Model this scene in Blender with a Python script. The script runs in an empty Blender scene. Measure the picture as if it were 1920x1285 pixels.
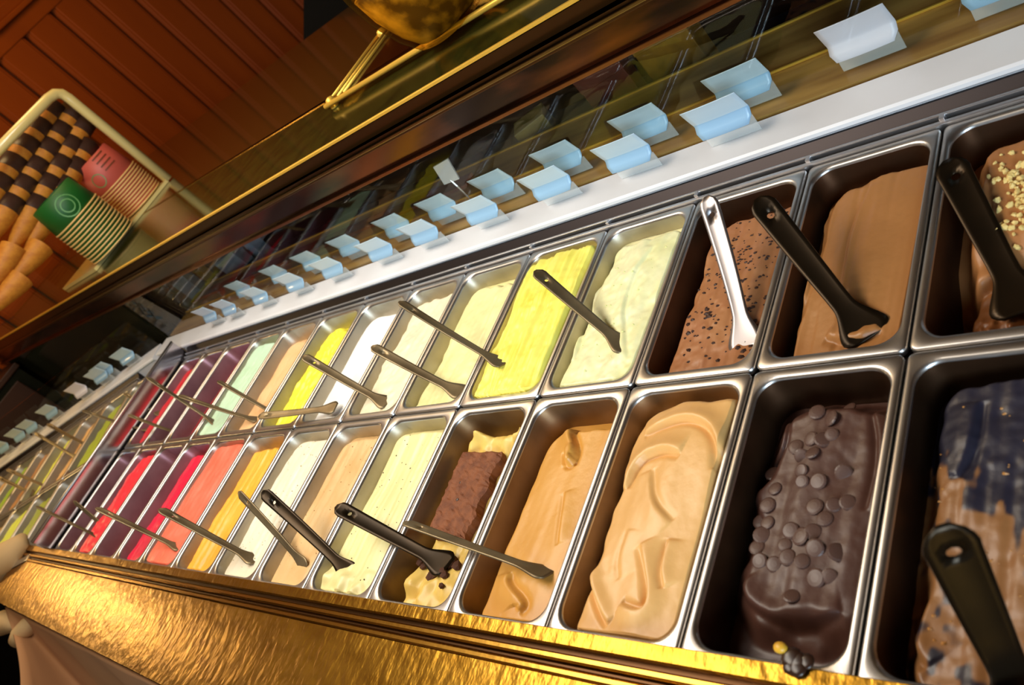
import bpy, bmesh, math, random
import numpy as np
from mathutils import Vector, Matrix

# ------------------------------------------------------------------ camera
W, H = 1920, 1285
FPX = 1554.66
RC = np.array([[0.6790968813877726, 0.36072546061684213, -0.6393000608103903],
               [-0.13505658198842135, -0.7946543268375585, -0.5918481397283866],
               [-0.7215172522892341, 0.48826390702274325, -0.4909289273895763]])
CP = np.array([0.3192460570037357, -0.5083807619748215, 0.626098493693233])
scn = bpy.context.scene
COL = scn.collection
cam = bpy.data.cameras.new('camera')
cam.sensor_width = 36.0
cam.lens = FPX * 36.0 / W
cam.clip_start = 0.02
camo = bpy.data.objects.new('camera', cam)
COL.objects.link(camo)
mw = Matrix.Identity(4)
for r in range(3):
    mw[r][0] = RC[0][r]; mw[r][1] = -RC[1][r]; mw[r][2] = -RC[2][r]; mw[r][3] = CP[r]
camo.matrix_world = mw
cam.dof.use_dof = True
cam.dof.focus_distance = 1.15
cam.dof.aperture_fstop = 7.0
scn.camera = camo

# ------------------------------------------------------------------ world, lamps, exposure
wd = bpy.data.worlds.new('world'); scn.world = wd; wd.use_nodes = True
wd.node_tree.nodes['Background'].inputs[0].default_value = (0.30, 0.2, 0.12, 1)
wd.node_tree.nodes['Background'].inputs[1].default_value = 0.05
vs = scn.view_settings
vs.view_transform = 'Standard'; vs.look = 'None'; vs.gamma = 1.0; vs.use_curve_mapping = False
vs.exposure = 0.0


def area(name, loc, target, sx, sy, power, col, spread=180):
    l = bpy.data.lights.new(name, 'AREA'); l.shape = 'RECTANGLE'; l.size = sx; l.size_y = sy
    l.energy = power; l.color = col; l.spread = math.radians(spread)
    o = bpy.data.objects.new(name, l); COL.objects.link(o)
    o.location = loc
    o.rotation_euler = (Vector(target) - Vector(loc)).to_track_quat('-Z', 'Y').to_euler()
    return o


area('fluorescent_lamp_light', (-1.2, 0.0, 1.35), (-1.15, 0.05, 0), 1.7, 0.55, 27, (1.0, 0.95, 0.87))
area('card_fill_light', (0.9, -2.3, 0.9), (-0.9, 0.40, 0.08), 1.6, 1.2, 15, (0.62, 0.82, 1.0), 60)  # cool fill light added behind the camera to brighten the label cards
area('ceiling_lamp_light', (-2.7, 1.2, 2.2), (-2.7, 1.0, 0), 1.2, 0.8, 22, (1.0, 0.66, 0.28))
area('ceiling_lamp_light.001', (-1.4, -0.5, 2.2), (-0.9, -0.2, 0), 0.9, 0.5, 8, (1.0, 0.72, 0.36))
def bulb(name, loc, power, col, r):
    l = bpy.data.lights.new(name, 'POINT'); l.energy = power; l.color = col; l.shadow_soft_size = r
    o = bpy.data.objects.new(name, l); COL.objects.link(o); o.location = loc
    return o
bulb('pendant_light', (-3.25, -0.32, 0.62), 9, (1.0, 0.70, 0.30), 0.06)

# ------------------------------------------------------------------ pixel helpers
def ray(u, v):
    return RC.T @ np.array([(u - W / 2) / FPX, (v - H / 2) / FPX, 1.0])
def onz(u, v, z=0.0):
    d = ray(u, v); return CP + d * (z - CP[2]) / d[2]
def ony(u, v, y):
    d = ray(u, v); return CP + d * (y - CP[1]) / d[1]
def onx(u, v, x):
    d = ray(u, v); return CP + d * (x - CP[0]) / d[0]
def onlen(u, v, T, L):
    d = ray(u, v); w = CP - T
    a = d @ d; b = 2 * d @ w; c = w @ w - L * L
    D = max(0.0, b * b - 4 * a * c)
    return CP + d * (-b + math.sqrt(D)) / (2 * a)

# ------------------------------------------------------------------ object helpers
def lin(c):
    return tuple(((x / 255) / 12.92 if x / 255 <= 0.04045 else ((x / 255 + 0.055) / 1.055) ** 2.4) for x in c)
def tag(o, label=None, cat=None, group=None, kind=None):
    if label: o['label'] = label
    if cat: o['category'] = cat
    if group: o['group'] = group
    if kind: o['kind'] = kind
    return o
def empty(name, loc=(0, 0, 0), rz=0.0):
    o = bpy.data.objects.new(name, None); COL.objects.link(o)
    o.location = loc; o.rotation_euler = (0, 0, rz); o.empty_display_size = 0.05
    return o
def link(name, me, mat=None, parent=None, smooth=False):
    o = bpy.data.objects.new(name, me); COL.objects.link(o)
    if mat is not None and len(me.materials) == 0: me.materials.append(mat)
    if parent: o.parent = parent
    if smooth:
        me.polygons.foreach_set('use_smooth', [True] * len(me.polygons))
    return o
def mesh(name, verts, faces):
    me = bpy.data.meshes.new(name); me.from_pydata([tuple(map(float, v)) for v in verts], [], faces); me.update()
    return me
class MB:
    def __init__(s): s.bm = bmesh.new()
    def box(s, a, b, bev=0.0, M=None):
        g = bmesh.ops.create_cube(s.bm, size=1.0)
        vs_ = g['verts']
        ce = [(a[i] + b[i]) / 2 for i in range(3)]; sz = [abs(b[i] - a[i]) for i in range(3)]
        for v in vs_:
            v.co = Vector((v.co.x * sz[0] + ce[0], v.co.y * sz[1] + ce[1], v.co.z * sz[2] + ce[2]))
        if bev > 0:
            es = list({e for v in vs_ for e in v.link_edges})
            r = bmesh.ops.bevel(s.bm, geom=es, offset=bev, segments=2, affect='EDGES', profile=0.6)
            vs_ = list({v for f in r['faces'] for v in f.verts} | {v for v in vs_ if v.is_valid})
        if M is not None:
            for v in vs_: v.co = M @ v.co
        return s
    def prism(s, pts, x0, x1):            # (y,z) outline swept along x
        n = len(pts)
        a = [s.bm.verts.new((x0, p[0], p[1])) for p in pts]; b = [s.bm.verts.new((x1, p[0], p[1])) for p in pts]
        s.bm.faces.new(a); s.bm.faces.new(b[::-1])
        for i in range(n): s.bm.faces.new((a[i], b[i], b[(i + 1) % n], a[(i + 1) % n]))
        return s
    def slab(s, pts, z0, z1):             # (x,y) outline extruded in z
        n = len(pts)
        a = [s.bm.verts.new((p[0], p[1], z0)) for p in pts]; b = [s.bm.verts.new((p[0], p[1], z1)) for p in pts]
        s.bm.faces.new(a[::-1]); s.bm.faces.new(b)
        for i in range(n): s.bm.faces.new((a[i], a[(i + 1) % n], b[(i + 1) % n], b[i]))
        return s
    def tube(s, path, r, n=10):
        path = [Vector(p) for p in path]; rings = []
        for i, p in enumerate(path):
            t = (path[min(i + 1, len(path) - 1)] - path[max(i - 1, 0)]).normalized()
            q = t.to_track_quat('Z', 'Y')
            rr = r[i] if isinstance(r, (list, tuple)) else r
            rings.append([s.bm.verts.new(p + q @ Vector((math.cos(2 * math.pi * k / n) * rr, math.sin(2 * math.pi * k / n) * rr, 0))) for k in range(n)])
        for a, b in zip(rings[:-1], rings[1:]):
            for k in range(n): s.bm.faces.new((a[k], a[(k + 1) % n], b[(k + 1) % n], b[k]))
        s.bm.faces.new(rings[0][::-1]); s.bm.faces.new(rings[-1])
        return s
    def lathe(s, prof, n=40, M=None, cap=True):
        rings = []
        for (r, z) in prof:
            ring = []
            for k in range(n):
                p = Vector((r * math.cos(2 * math.pi * k / n), r * math.sin(2 * math.pi * k / n), z))
                ring.append(s.bm.verts.new(M @ p if M else p))
            rings.append(ring)
        for a, b in zip(rings[:-1], rings[1:]):
            for k in range(n): s.bm.faces.new((a[k], a[(k + 1) % n], b[(k + 1) % n], b[k]))
        if cap:
            s.bm.faces.new(rings[0][::-1]); s.bm.faces.new(rings[-1])
        return s
    def me(s, name):
        bmesh.ops.recalc_face_normals(s.bm, faces=s.bm.faces)
        m = bpy.data.meshes.new(name); s.bm.to_mesh(m); s.bm.free(); return m
    def build(s, name, mat, parent=None, smooth=False):
        return link(name, s.me(name), mat, parent, smooth)

# ------------------------------------------------------------------ materials
def mat(name, col, rough=0.5, metal=0.0, spec=0.5, coat=0.0, noise=None, bump=None, vcol=False, sss=0.0, trans=0.0):
    m = bpy.data.materials.new(name); m.use_nodes = True
    nt = m.node_tree; b = nt.nodes['Principled BSDF']
    c = lin(col)
    b.inputs['Base Color'].default_value = (*c, 1)
    b.inputs['Roughness'].default_value = rough; b.inputs['Metallic'].default_value = metal
    b.inputs['Specular IOR Level'].default_value = spec; b.inputs['Coat Weight'].default_value = coat
    b.inputs['Transmission Weight'].default_value = trans
    if sss:
        b.inputs['Subsurface Weight'].default_value = sss
        b.inputs['Subsurface Radius'].default_value = (0.01, 0.008, 0.006); b.inputs['Subsurface Scale'].default_value = 0.6
    src = None
    tc = nt.nodes.new('ShaderNodeTexCoord')
    if noise:            # (scale, stretch xyz, second colour, lo, hi)
        sc, st, c2, lo, hi = noise
        mp = nt.nodes.new('ShaderNodeMapping'); mp.inputs['Scale'].default_value = st
        nt.links.new(tc.outputs['Object'], mp.inputs['Vector'])
        n = nt.nodes.new('ShaderNodeTexNoise'); n.inputs['Scale'].default_value = sc; n.inputs['Detail'].default_value = 5
        nt.links.new(mp.outputs[0], n.inputs['Vector'])
        r = nt.nodes.new('ShaderNodeValToRGB')
        r.color_ramp.elements[0].position = lo; r.color_ramp.elements[0].color = (*c, 1)
        r.color_ramp.elements[1].position = hi; r.color_ramp.elements[1].color = (*lin(c2), 1)
        nt.links.new(n.outputs['Fac'], r.inputs['Fac'])
        src = r.outputs['Color']
    if vcol:             # a second substance mixed in through a mesh attribute
        at = nt.nodes.new('ShaderNodeAttribute'); at.attribute_name = 'mix'
        mx = nt.nodes.new('ShaderNodeMix'); mx.data_type = 'RGBA'
        nt.links.new(at.outputs['Fac'], mx.inputs['Factor'])
        if src: nt.links.new(src, mx.inputs['A'])
        else: mx.inputs['A'].default_value = (*c, 1)
        mx.inputs['B'].default_value = (*lin(vcol), 1)
        src = mx.outputs['Result']
    if src: nt.links.new(src, b.inputs['Base Color'])
    if bump:             # (scale, stretch, strength, distance)
        sc, st, sg, di = bump
        mp = nt.nodes.new('ShaderNodeMapping'); mp.inputs['Scale'].default_value = st
        nt.links.new(tc.outputs['Object'], mp.inputs['Vector'])
        n = nt.nodes.new('ShaderNodeTexNoise'); n.inputs['Scale'].default_value = sc; n.inputs['Detail'].default_value = 3
        nt.links.new(mp.outputs[0], n.inputs['Vector'])
        bp = nt.nodes.new('ShaderNodeBump'); bp.inputs['Strength'].default_value = sg; bp.inputs['Distance'].default_value = di
        nt.links.new(n.outputs['Fac'], bp.inputs['Height']); nt.links.new(bp.outputs[0], b.inputs['Normal'])
    return m
def glassmat(name, col, ior=1.5, rough=0.02, add=0.0):
    m = bpy.data.materials.new(name); m.use_nodes = True; nt = m.node_tree
    nt.nodes.remove(nt.nodes['Principled BSDF']); out = nt.nodes['Material Output']
    t = nt.nodes.new('ShaderNodeBsdfTransparent'); t.inputs[0].default_value = (*col, 1)
    g = nt.nodes.new('ShaderNodeBsdfGlossy'); g.inputs['Roughness'].default_value = rough
    f = nt.nodes.new('ShaderNodeFresnel'); f.inputs['IOR'].default_value = ior
    fa = nt.nodes.new('ShaderNodeMath'); fa.operation = 'ADD'; fa.inputs[1].default_value = add; fa.use_clamp = True
    ge = nt.nodes.new('ShaderNodeNewGeometry'); inv = nt.nodes.new('ShaderNodeMath'); inv.operation = 'SUBTRACT'; inv.inputs[0].default_value = 1.0
    nt.links.new(ge.outputs['Backfacing'], inv.inputs[1])      # only the outer face of the sheet mirrors
    ma = nt.nodes.new('ShaderNodeMath'); ma.operation = 'MULTIPLY'
    nt.links.new(f.outputs[0], fa.inputs[0]); nt.links.new(fa.outputs[0], ma.inputs[0]); nt.links.new(inv.outputs[0], ma.inputs[1])
    mx = nt.nodes.new('ShaderNodeMixShader')
    nt.links.new(ma.outputs[0], mx.inputs[0]); nt.links.new(t.outputs[0], mx.inputs[1]); nt.links.new(g.outputs[0], mx.inputs[2])
    nt.links.new(mx.outputs[0], out.inputs[0])
    return m
def frost(name, col, f):
    m = bpy.data.materials.new(name); m.use_nodes = True; nt = m.node_tree
    nt.nodes.remove(nt.nodes['Principled BSDF']); out = nt.nodes['Material Output']
    t = nt.nodes.new('ShaderNodeBsdfTransparent'); d = nt.nodes.new('ShaderNodeBsdfDiffuse'); d.inputs[0].default_value = (*col, 1)
    mx = nt.nodes.new('ShaderNodeMixShader'); mx.inputs[0].default_value = f
    nt.links.new(t.outputs[0], mx.inputs[1]); nt.links.new(d.outputs[0], mx.inputs[2]); nt.links.new(mx.outputs[0], out.inputs[0])
    return m
def emat(name, col, s):
    m = bpy.data.materials.new(name); m.use_nodes = True
    b = m.node_tree.nodes['Principled BSDF']
    b.inputs['Emission Color'].default_value = (*lin(col), 1); b.inputs['Emission Strength'].default_value = s
    return m

STEEL = mat('brushed_steel', (205, 201, 200), 0.36, 1.0, bump=(60, (1, 6, 1), 0.06, 0.002))
PANI = mat('pan_inside', (196, 188, 170), 0.46, 0.92, noise=(12, (1, 1, 1), (170, 160, 140), 0.35, 0.75))
FILM_REFL_CHOC = mat('chocolate_film_and_reflection', (84, 58, 38), 0.42, 0.8, noise=(12, (1, 1, 1), (56, 36, 22), 0.35, 0.75))  # chocolate film, with the gelato's reflection on the steel put into the colour
FILM_REFL_CAR = mat('caramel_film_and_reflection', (150, 124, 92), 0.44, 0.88, noise=(12, (1, 1, 1), (116, 92, 64), 0.35, 0.75))  # caramel film plus the painted brown reflection of the gelato
FILM_REFL_WINE = mat('berry_film_and_reflection', (172, 124, 128), 0.42, 0.7, noise=(12, (1, 1, 1), (134, 90, 98), 0.35, 0.75))  # berry film plus the painted red reflection of the gelato
PANM = mat('pan_steel', (206, 202, 198), 0.34, 1.0, noise=(9, (1, 1, 1), (176, 170, 162), 0.4, 0.75))
DSTEEL = mat('shadow_dark_steel', (66, 60, 60), 0.45, 1.0)  # dark steel, deepened to put the back channel's shadow into the colour
LEDGE = mat('white_enamel', (232, 229, 228), 0.35, 0.0, noise=(6, (1, 1, 1), (222, 218, 216), 0.4, 0.7))
SPATM = mat('spatula_steel', (146, 128, 96), 0.42, 0.65, noise=(14, (1, 1, 1), (96, 80, 56), 0.35, 0.75))
SPATD = mat('dark_spatula_steel', (52, 40, 26), 0.34, 0.8, noise=(14, (1, 1, 1), (36, 28, 18), 0.35, 0.75))  # darker base colour used on some of the spatulas
SPATB = mat('bright_spatula_steel', (158, 152, 152), 0.36, 1.0)
BRASS = mat('hammered_brass', (182, 136, 48), 0.30, 1.0, noise=(16, (1, 3, 1), (146, 102, 28), 0.35, 0.75),
            bump=(72, (1.0, 0.55, 1), 0.34, 0.005))
BRASST = mat('brass_trim', (196, 146, 60), 0.25, 1.0, bump=(80, (1, 1, 1), 0.12, 0.002))
BRONZE = mat('dark_bronze', (74, 46, 18), 0.32, 0.8)
COPPER = mat('copper_panel', (92, 50, 28), 0.2, 0.85, noise=(3.5, (1, 1, 5), (34, 18, 9), 0.4, 0.62))
GOLD = mat('gold_edge', (240, 190, 74), 0.38, 0.55)
WOOD = mat('red_brown_wood', (156, 70, 4), 0.6, 0.0, spec=0.25, noise=(1.6, (4, 4, 0.5), (138, 58, 4), 0.3, 0.75))
WOODD = mat('wood_backing', (60, 24, 6), 0.6)
ORANGEW = mat('orange_wood_rail', (156, 74, 20), 0.35, 0.0, noise=(10, (0.8, 6, 6), (112, 50, 12), 0.3, 0.75))
OCHRE = mat('ochre_lacquer', (196, 150, 78), 0.3, 0.0, noise=(7, (0.7, 5, 1), (140, 96, 40), 0.35, 0.7))
STONE = mat('dark_green_stone', (44, 44, 12), 0.12, 0.0, spec=0.7, noise=(22, (1, 1, 1), (28, 30, 8), 0.4, 0.7))
LACQ = mat('brown_lacquer_top', (58, 36, 10), 0.10, 0.0, spec=0.8)
BLACK = mat('matt_black', (5, 4, 4), 0.8, spec=0.1)
NAVY = mat('navy_cabinet', (30, 32, 42), 0.5)
DARKW = mat('dark_wood', (52, 26, 10), 0.5)
PLASTER = mat('cream_plaster', (206, 190, 162), 0.8)
TILE = mat('floor_tile', (70, 48, 26), 0.4)
CARD = mat('pale_blue_card', (190, 208, 216), 0.42, coat=0.25)
CARDW = mat('white_card', (226, 222, 232), 0.45, coat=0.2)
CARDD = mat('blue_card_foot', (150, 186, 212), 0.4, coat=0.25)
HOLD = frost('clear_plastic', (0.80, 0.82, 0.78), .30)
GLASS = glassmat('case_glass', (0.95, 0.96, 0.94), 1.35, 0.01, 0.0)
JARG = glassmat('jar_glass', (0.86, 0.68, 0.32), 1.45, 0.10, 0.10)
ACRYL = glassmat('acrylic', (0.94, 0.86, 0.66), 1.45, 0.05, 0.02)
ACRE = mat('acrylic_edge', (232, 206, 130), 0.25, 0.0, spec=0.8, coat=0.5)
CLOTH_LIT = mat('lit_cloth', (206, 172, 122), 0.85, bump=(300, (1, 1, 1), 0.15, 0.001))  # lit copy of the towel cloth, for the rolled ends
CLOTH_SHADE = mat('shaded_cloth', (166, 120, 80), 0.85, bump=(300, (1, 1, 1), 0.15, 0.001))  # same towel cloth, shade under the shelf put into the colour
CHOC = mat('dark_chocolate', (66, 42, 32), 0.38)
WAFER = mat('wafer', (204, 132, 34), 0.6, noise=(60, (1, 1, 1), (180, 104, 22), 0.4, 0.7))
REDCUP = mat('red_paper_cup', (196, 84, 66), 0.5)
GREENCUP = mat('green_paper_cup', (14, 84, 22), 0.5)
CUPRIM = mat('cream_cup_rim', (226, 184, 110), 0.5)
LOGO = mat('pale_green_print', (96, 150, 84), 0.5)
PRINTD = mat('dark_print', (120, 58, 30), 0.5)

# ------------------------------------------------------------------ numpy noise
def vnoise(x, y, seed):
    rs = np.random.RandomState(seed); tab = rs.rand(64, 64)
    xi = np.floor(x).astype(int); yi = np.floor(y).astype(int); fx = x - xi; fy = y - yi
    fx = fx * fx * (3 - 2 * fx); fy = fy * fy * (3 - 2 * fy)
    g = lambda i, j: tab[i % 64, j % 64]
    return (g(xi, yi) * (1 - fx) + g(xi + 1, yi) * fx) * (1 - fy) + (g(xi, yi + 1) * (1 - fx) + g(xi + 1, yi + 1) * fx) * fy - 0.5
def sstep(a, b, x):
    t = np.clip((x - a) / (b - a), 0, 1); return t * t * (3 - 2 * t)
def segdist(X, Y, pts):
    best = np.full(X.shape, 9.0); sgn = np.zeros(X.shape); par = np.zeros(X.shape); n = len(pts) - 1
    for i in range(n):
        ax, ay = pts[i]; bx, by = pts[i + 1]; dx, dy = bx - ax, by - ay; l2 = dx * dx + dy * dy + 1e-12
        t = np.clip(((X - ax) * dx + (Y - ay) * dy) / l2, 0, 1)
        px, py = X - ax - t * dx, Y - ay - t * dy
        d = np.sqrt(px * px + py * py); m = d < best
        best = np.where(m, d, best); sgn = np.where(m, np.sign(dx * py - dy * px), sgn); par = np.where(m, (i + t) / n, par)
    return best, sgn, par

# ------------------------------------------------------------------ room
def struct(o): o['kind'] = 'structure'; return o
struct(MB().box((-4.3, -2.6, -1.0), (2.6, 4.4, -0.95)).build('floor', TILE))
struct(MB().box((-4.3, -2.6, 2.3), (2.6, 4.4, 2.35)).build('ceiling', PLASTER))
struct(MB().box((-4.3, 4.3, -0.95), (2.6, 4.4, 2.3)).build('wall_back', PLASTER))
struct(MB().box((2.5, -2.5, -0.95), (2.6, 4.3, 2.3)).build('wall_right', PLASTER))
struct(MB().box((-4.3, -2.6, -0.95), (2.5, -2.5, 2.3)).build('wall_front', PLASTER))
wl = struct(MB().box((-4.1, -2.5, -0.95), (-4.03, 4.3, 2.3)).build('wall_left', WOODD))
def board_me(z0, z1):
    m = MB(); w = 0.094
    pr = [(-w, 0), (-w, 0.010), (-w + 0.012, 0.024), (-w + 0.020, 0.024), (-w + 0.026, 0.030), (w - 0.026, 0.030), (w - 0.020, 0.024), (w - 0.012, 0.024), (w, 0.010), (w, 0)]
    a = [m.bm.verts.new((p[1], p[0], z0)) for p in pr]; b = [m.bm.verts.new((p[1], p[0], z1)) for p in pr]
    m.bm.faces.new(a); m.bm.faces.new(b)
    for i in range(len(pr)): m.bm.faces.new((a[i], b[i], b[(i + 1) % len(pr)], a[(i + 1) % len(pr)]))
    return m.me('board')
bl, bu = board_me(-0.95, 1.045), board_me(1.20, 2.3)
bl.materials.append(WOOD); bu.materials.append(WOOD)
for k in range(-8, 14):
    y = 1.70 + 0.2 * k
    for me_ in (bl, bu):
        o = link('board', me_, None, wl); o.location = (-4.03, y, 0)
r1 = MB().prism([(0, 0), (0, 0)], 0, 0) if False else None
def rail(z0, z1, d, name):
    m = MB().box((-4.03, -2.5, z0), (-4.03 + d, 4.3, z1), 0.006); o = m.build(name, WOOD, None); o['kind'] = 'structure'
rail(1.045, 1.125, 0.034, 'trim_1'); rail(1.125, 1.150, 0.055, 'trim_2'); rail(1.15, 1.20, 0.036, 'trim_3')

# ------------------------------------------------------------------ display case
XK = [.165 * 2 + .007 + .006, .175, .007, -.155, -.324, -.489, -.661, -.835, -1.003, -1.175, -1.352, -1.530, -1.690, -1.858, -2.013, -2.160]
# XK[0] is the right end of the case; column c spans XK[c+1]..XK[c]
PT = 0.318          # outer end of a pan
def rrect(wx0, wx1, y0, y1, r, n=7):
    pts = []
    for cx, cy, a0 in ((wx1 - r, y1 - r, 0), (wx0 + r, y1 - r, 90), (wx0 + r, y0 + r, 180), (wx1 - r, y0 + r, 270)):
        for k in range(n + 1):
            a = math.radians(a0 + 90 * k / n); pts.append((cx + r * math.cos(a), cy + r * math.sin(a)))
    return pts
def pan_mesh(w, l):
    ex, ey = w / 2, l / 2
    rings = []
    def ring(ix, iy, r, z): rings.append([(p[0], p[1], z) for p in rrect(-ex + ix, ex - ix, -ey + iy, ey - iy, r)])
    ring(.0015, .0015, .006, -.010); ring(.0, .0, .007, -.006); ring(.0004, .0004, .007, -.001); ring(.002, .002, .007, .0)
    ring(.0065, .010, .024, .0005); ring(.0085, .0125, .025, -.001); ring(.0095, .0135, .025, -.004)
    ring(.013, .017, .024, -.05); ring(.018, .022, .023, -.112); ring(.022, .027, .020, -.119); ring(.035, .045, .015, -.12)
    n = len(rings[0]); V = [p for r in rings for p in r]; F = []
    for i in range(len(rings) - 1):
        for k in range(n): F.append((i * n + k, i * n + (k + 1) % n, (i + 1) * n + (k + 1) % n, (i + 1) * n + k))
    F.append(tuple(range((len(rings) - 1) * n, len(rings) * n)))
    # outer skin so that the pan has a wall thickness
    b0 = len(V)
    orr = [[(p[0], p[1], -.010) for p in rrect(-ex + .008, ex - .008, -ey + .012, ey - .012, .024)],
           [(p[0], p[1], -.122) for p in rrect(-ex + .017, ex - .017, -ey + .021, ey - .021, .022)]]
    for r in orr: V += r
    for k in range(n): F.append((k, b0 + k, b0 + (k + 1) % n, (k + 1) % n))
    for k in range(n): F.append((b0 + k, b0 + n + k, b0 + n + (k + 1) % n, b0 + (k + 1) % n))
    F.append(tuple(range(b0 + 2 * n - 1, b0 + n - 1, -1)))
    me = mesh('gelato_pan', V, F); me.materials.append(PANM); me.materials.append(PANI)
    me.polygons.foreach_set('material_index', [1 if 6 * n <= i < 10 * n + 1 else 0 for i in range(len(F))])
    return me
PANS = {}
def pan(x0, x1, y0, y1, label, root=None, z=0.0, film_refl=None):
    w, l = round(x1 - x0 - .003, 4), round(y1 - y0, 4)
    key = (w, l)
    if key not in PANS:
        PANS[key] = pan_mesh(w, l)
    o = link('gelato_pan', PANS[key], None, None, True)
    if film_refl is not None:
        o.material_slots[1].link = 'OBJECT'; o.material_slots[1].material = film_refl
    M = Matrix.Translation(((x0 + x1) / 2, (y0 + y1) / 2, z))
    o.matrix_world = (root @ M) if root is not None else M
    return tag(o, label, 'pan', 'steel gelato pans')

def gelato(x0, x1, y0, y1, label, col, zt, zl, ml=.004, mr=-.02, mb=.006, mf=-.02, w=.010, r=.03, wob=.006, dome=.004, tilt=(0, 0),
           rid=.0012, ridf=(90, 6), lump=.001, strokes=(), rough=.4, res=(46, 90), seed=1, c2=None, mixf=None, mixc=None, extra=None, root=None, sss=0.12, px=True, zpx=-.02):
    ix0, ix1, iy0, iy1 = x0 + .0125, x1 - .0125, y0 + .0155, y1 - .0155
    nx, ny = res; rc = .021
    a = np.linspace(0, 1, nx); b = np.linspace(0, 1, ny)
    Y = iy0 + (iy1 - iy0) * b
    dy = np.minimum(Y - iy0, iy1 - Y); dy = np.clip(rc - dy, 0, rc)
    sh = rc - np.sqrt(np.maximum(rc * rc - dy * dy, 0))
    X = (ix0 + sh)[:, None] + ((ix1 - ix0) - 2 * sh)[:, None] * a[None, :]
    Yg = np.repeat(Y[:, None], nx, 1)
    # rounded outline of the mound
    cx, cy = (ix0 + ml + ix1 - mr) / 2, (iy0 + mf + iy1 - mb) / 2
    hx, hy = (ix1 - mr - ix0 - ml) / 2, (iy1 - mb - iy0 - mf) / 2
    wb = wob * (vnoise(X * 22 + 3, Yg * 22, seed) * 1.3 + vnoise(X * 60, Yg * 60, seed + 1) * .6)
    qx, qy = np.abs(X - cx) - hx + r, np.abs(Yg - cy) - hy + r
    sd = -(np.hypot(np.maximum(qx, 0), np.maximum(qy, 0)) + np.minimum(np.maximum(qx, qy), 0) - r) + wb
    m = sstep(-w, w, sd)
    Z = zl + (zt - zl) * m
    Z += m * (dome * (1 - ((X - cx) / (hx + .01)) ** 2) + tilt[0] * (X - cx) + tilt[1] * (Yg - cy))
    Z += m * rid * (vnoise(X * ridf[0], Yg * ridf[1] + 5, seed + 2) * 2 + vnoise(X * ridf[0] * 2.3, Yg * ridf[1] * 1.7, seed + 3))
    Z += lump * (vnoise(X * 45, Yg * 45, seed + 4) * 2 + vnoise(X * 130, Yg * 130, seed + 5))
    for st in strokes:
        pts, amp, wd_ = st[0], st[1], st[2] * 1.25
        if px: pts = [tuple(onz(u, v, zpx)[:2]) for u, v in pts]
        # smooth the polyline
        for _ in range(2):
            q = [pts[0]]
            for i in range(len(pts) - 1):
                p0, p1 = pts[i], pts[i + 1]
                q += [(p0[0] * .75 + p1[0] * .25, p0[1] * .75 + p1[1] * .25), (p0[0] * .25 + p1[0] * .75, p0[1] * .25 + p1[1] * .75)]
            pts = q + [pts[-1]]
        d, s, t = segdist(X, Yg, pts)
        fade = np.sqrt(np.clip(4 * t * (1 - t), 0, 1))
        f = d * s
        Z += fade * amp * .9 * (sstep(-wd_ * .5, wd_ * .25, f) * np.exp(-(np.maximum(f, 0) / (wd_ * 2.0)) ** 2) - .7 * np.exp(-((f + wd_ * .45) / (wd_ * .6)) ** 2))
    if extra is not None: Z = extra(X, Yg, Z, m)
    Z += m * .0055 * (vnoise(X * 13 + 9, Yg * 9, seed + 7) + .5 * vnoise(X * 28, Yg * 17, seed + 8))
    # blend into the pan wall all around
    V = np.stack([X, Yg, Z], -1).reshape(-1, 3)
    F = []
    for j in range(ny - 1):
        for i in range(nx - 1):
            k = j * nx + i; F.append((k, k + 1, k + nx + 1, k + nx))
    # underside so that the ice cream is a solid block
    bi = [i for i in range(nx)] + [j * nx + nx - 1 for j in range(1, ny)] + [(ny - 1) * nx + i for i in range(nx - 2, -1, -1)] + [j * nx for j in range(ny - 2, 0, -1)]
    n0 = len(V); low = V[bi].copy()
    cxm, cym = (x0 + x1) / 2, (y0 + y1) / 2
    low[:, 0] = cxm + (low[:, 0] - cxm) * .90; low[:, 1] = cym + (low[:, 1] - cym) * .96; low[:, 2] = np.minimum(low[:, 2] - .004, -.085)
    V = np.concatenate([V, low]); nb = len(bi)
    for k in range(nb):
        F.append((bi[k], n0 + k, n0 + (k + 1) % nb, bi[(k + 1) % nb]))
    F.append(tuple(range(n0 + nb - 1, n0 - 1, -1)))
    me = mesh('gelato', V, F)
    mt = mat('gelato_' + label.split(' gelato')[0].replace(' ', '_')[:40], col, rough, 0, noise=(18, (1, 1, 1), c2, 0.42, 0.72) if c2 else None,
             bump=(170, (1, 1, 1), .14, .0015), vcol=mixc if mixc else False, sss=sss)
    if mixf is not None:
        at = me.attributes.new('mix', 'FLOAT', 'POINT')
        mv = np.concatenate([np.clip(mixf(X, Yg, m), 0, 1).reshape(-1), np.zeros(nb)])
        at.data.foreach_set('value', mv.astype(np.float32))
    o = link('gelato', me, mt, None, True)
    if root is not None: o.matrix_world = root
    tag(o, label, 'gelato', 'gelato in the display pans')
    def hz(x, y):
        j = int(np.clip(round((y - iy0) / (iy1 - iy0) * (ny - 1)), 0, ny - 1)); i = int(np.clip(round((x - X[j, 0]) / (X[j, -1] - X[j, 0] + 1e-9) * (nx - 1)), 0, nx - 1))
        return float(Z[j, i])
    return o, hz

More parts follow.
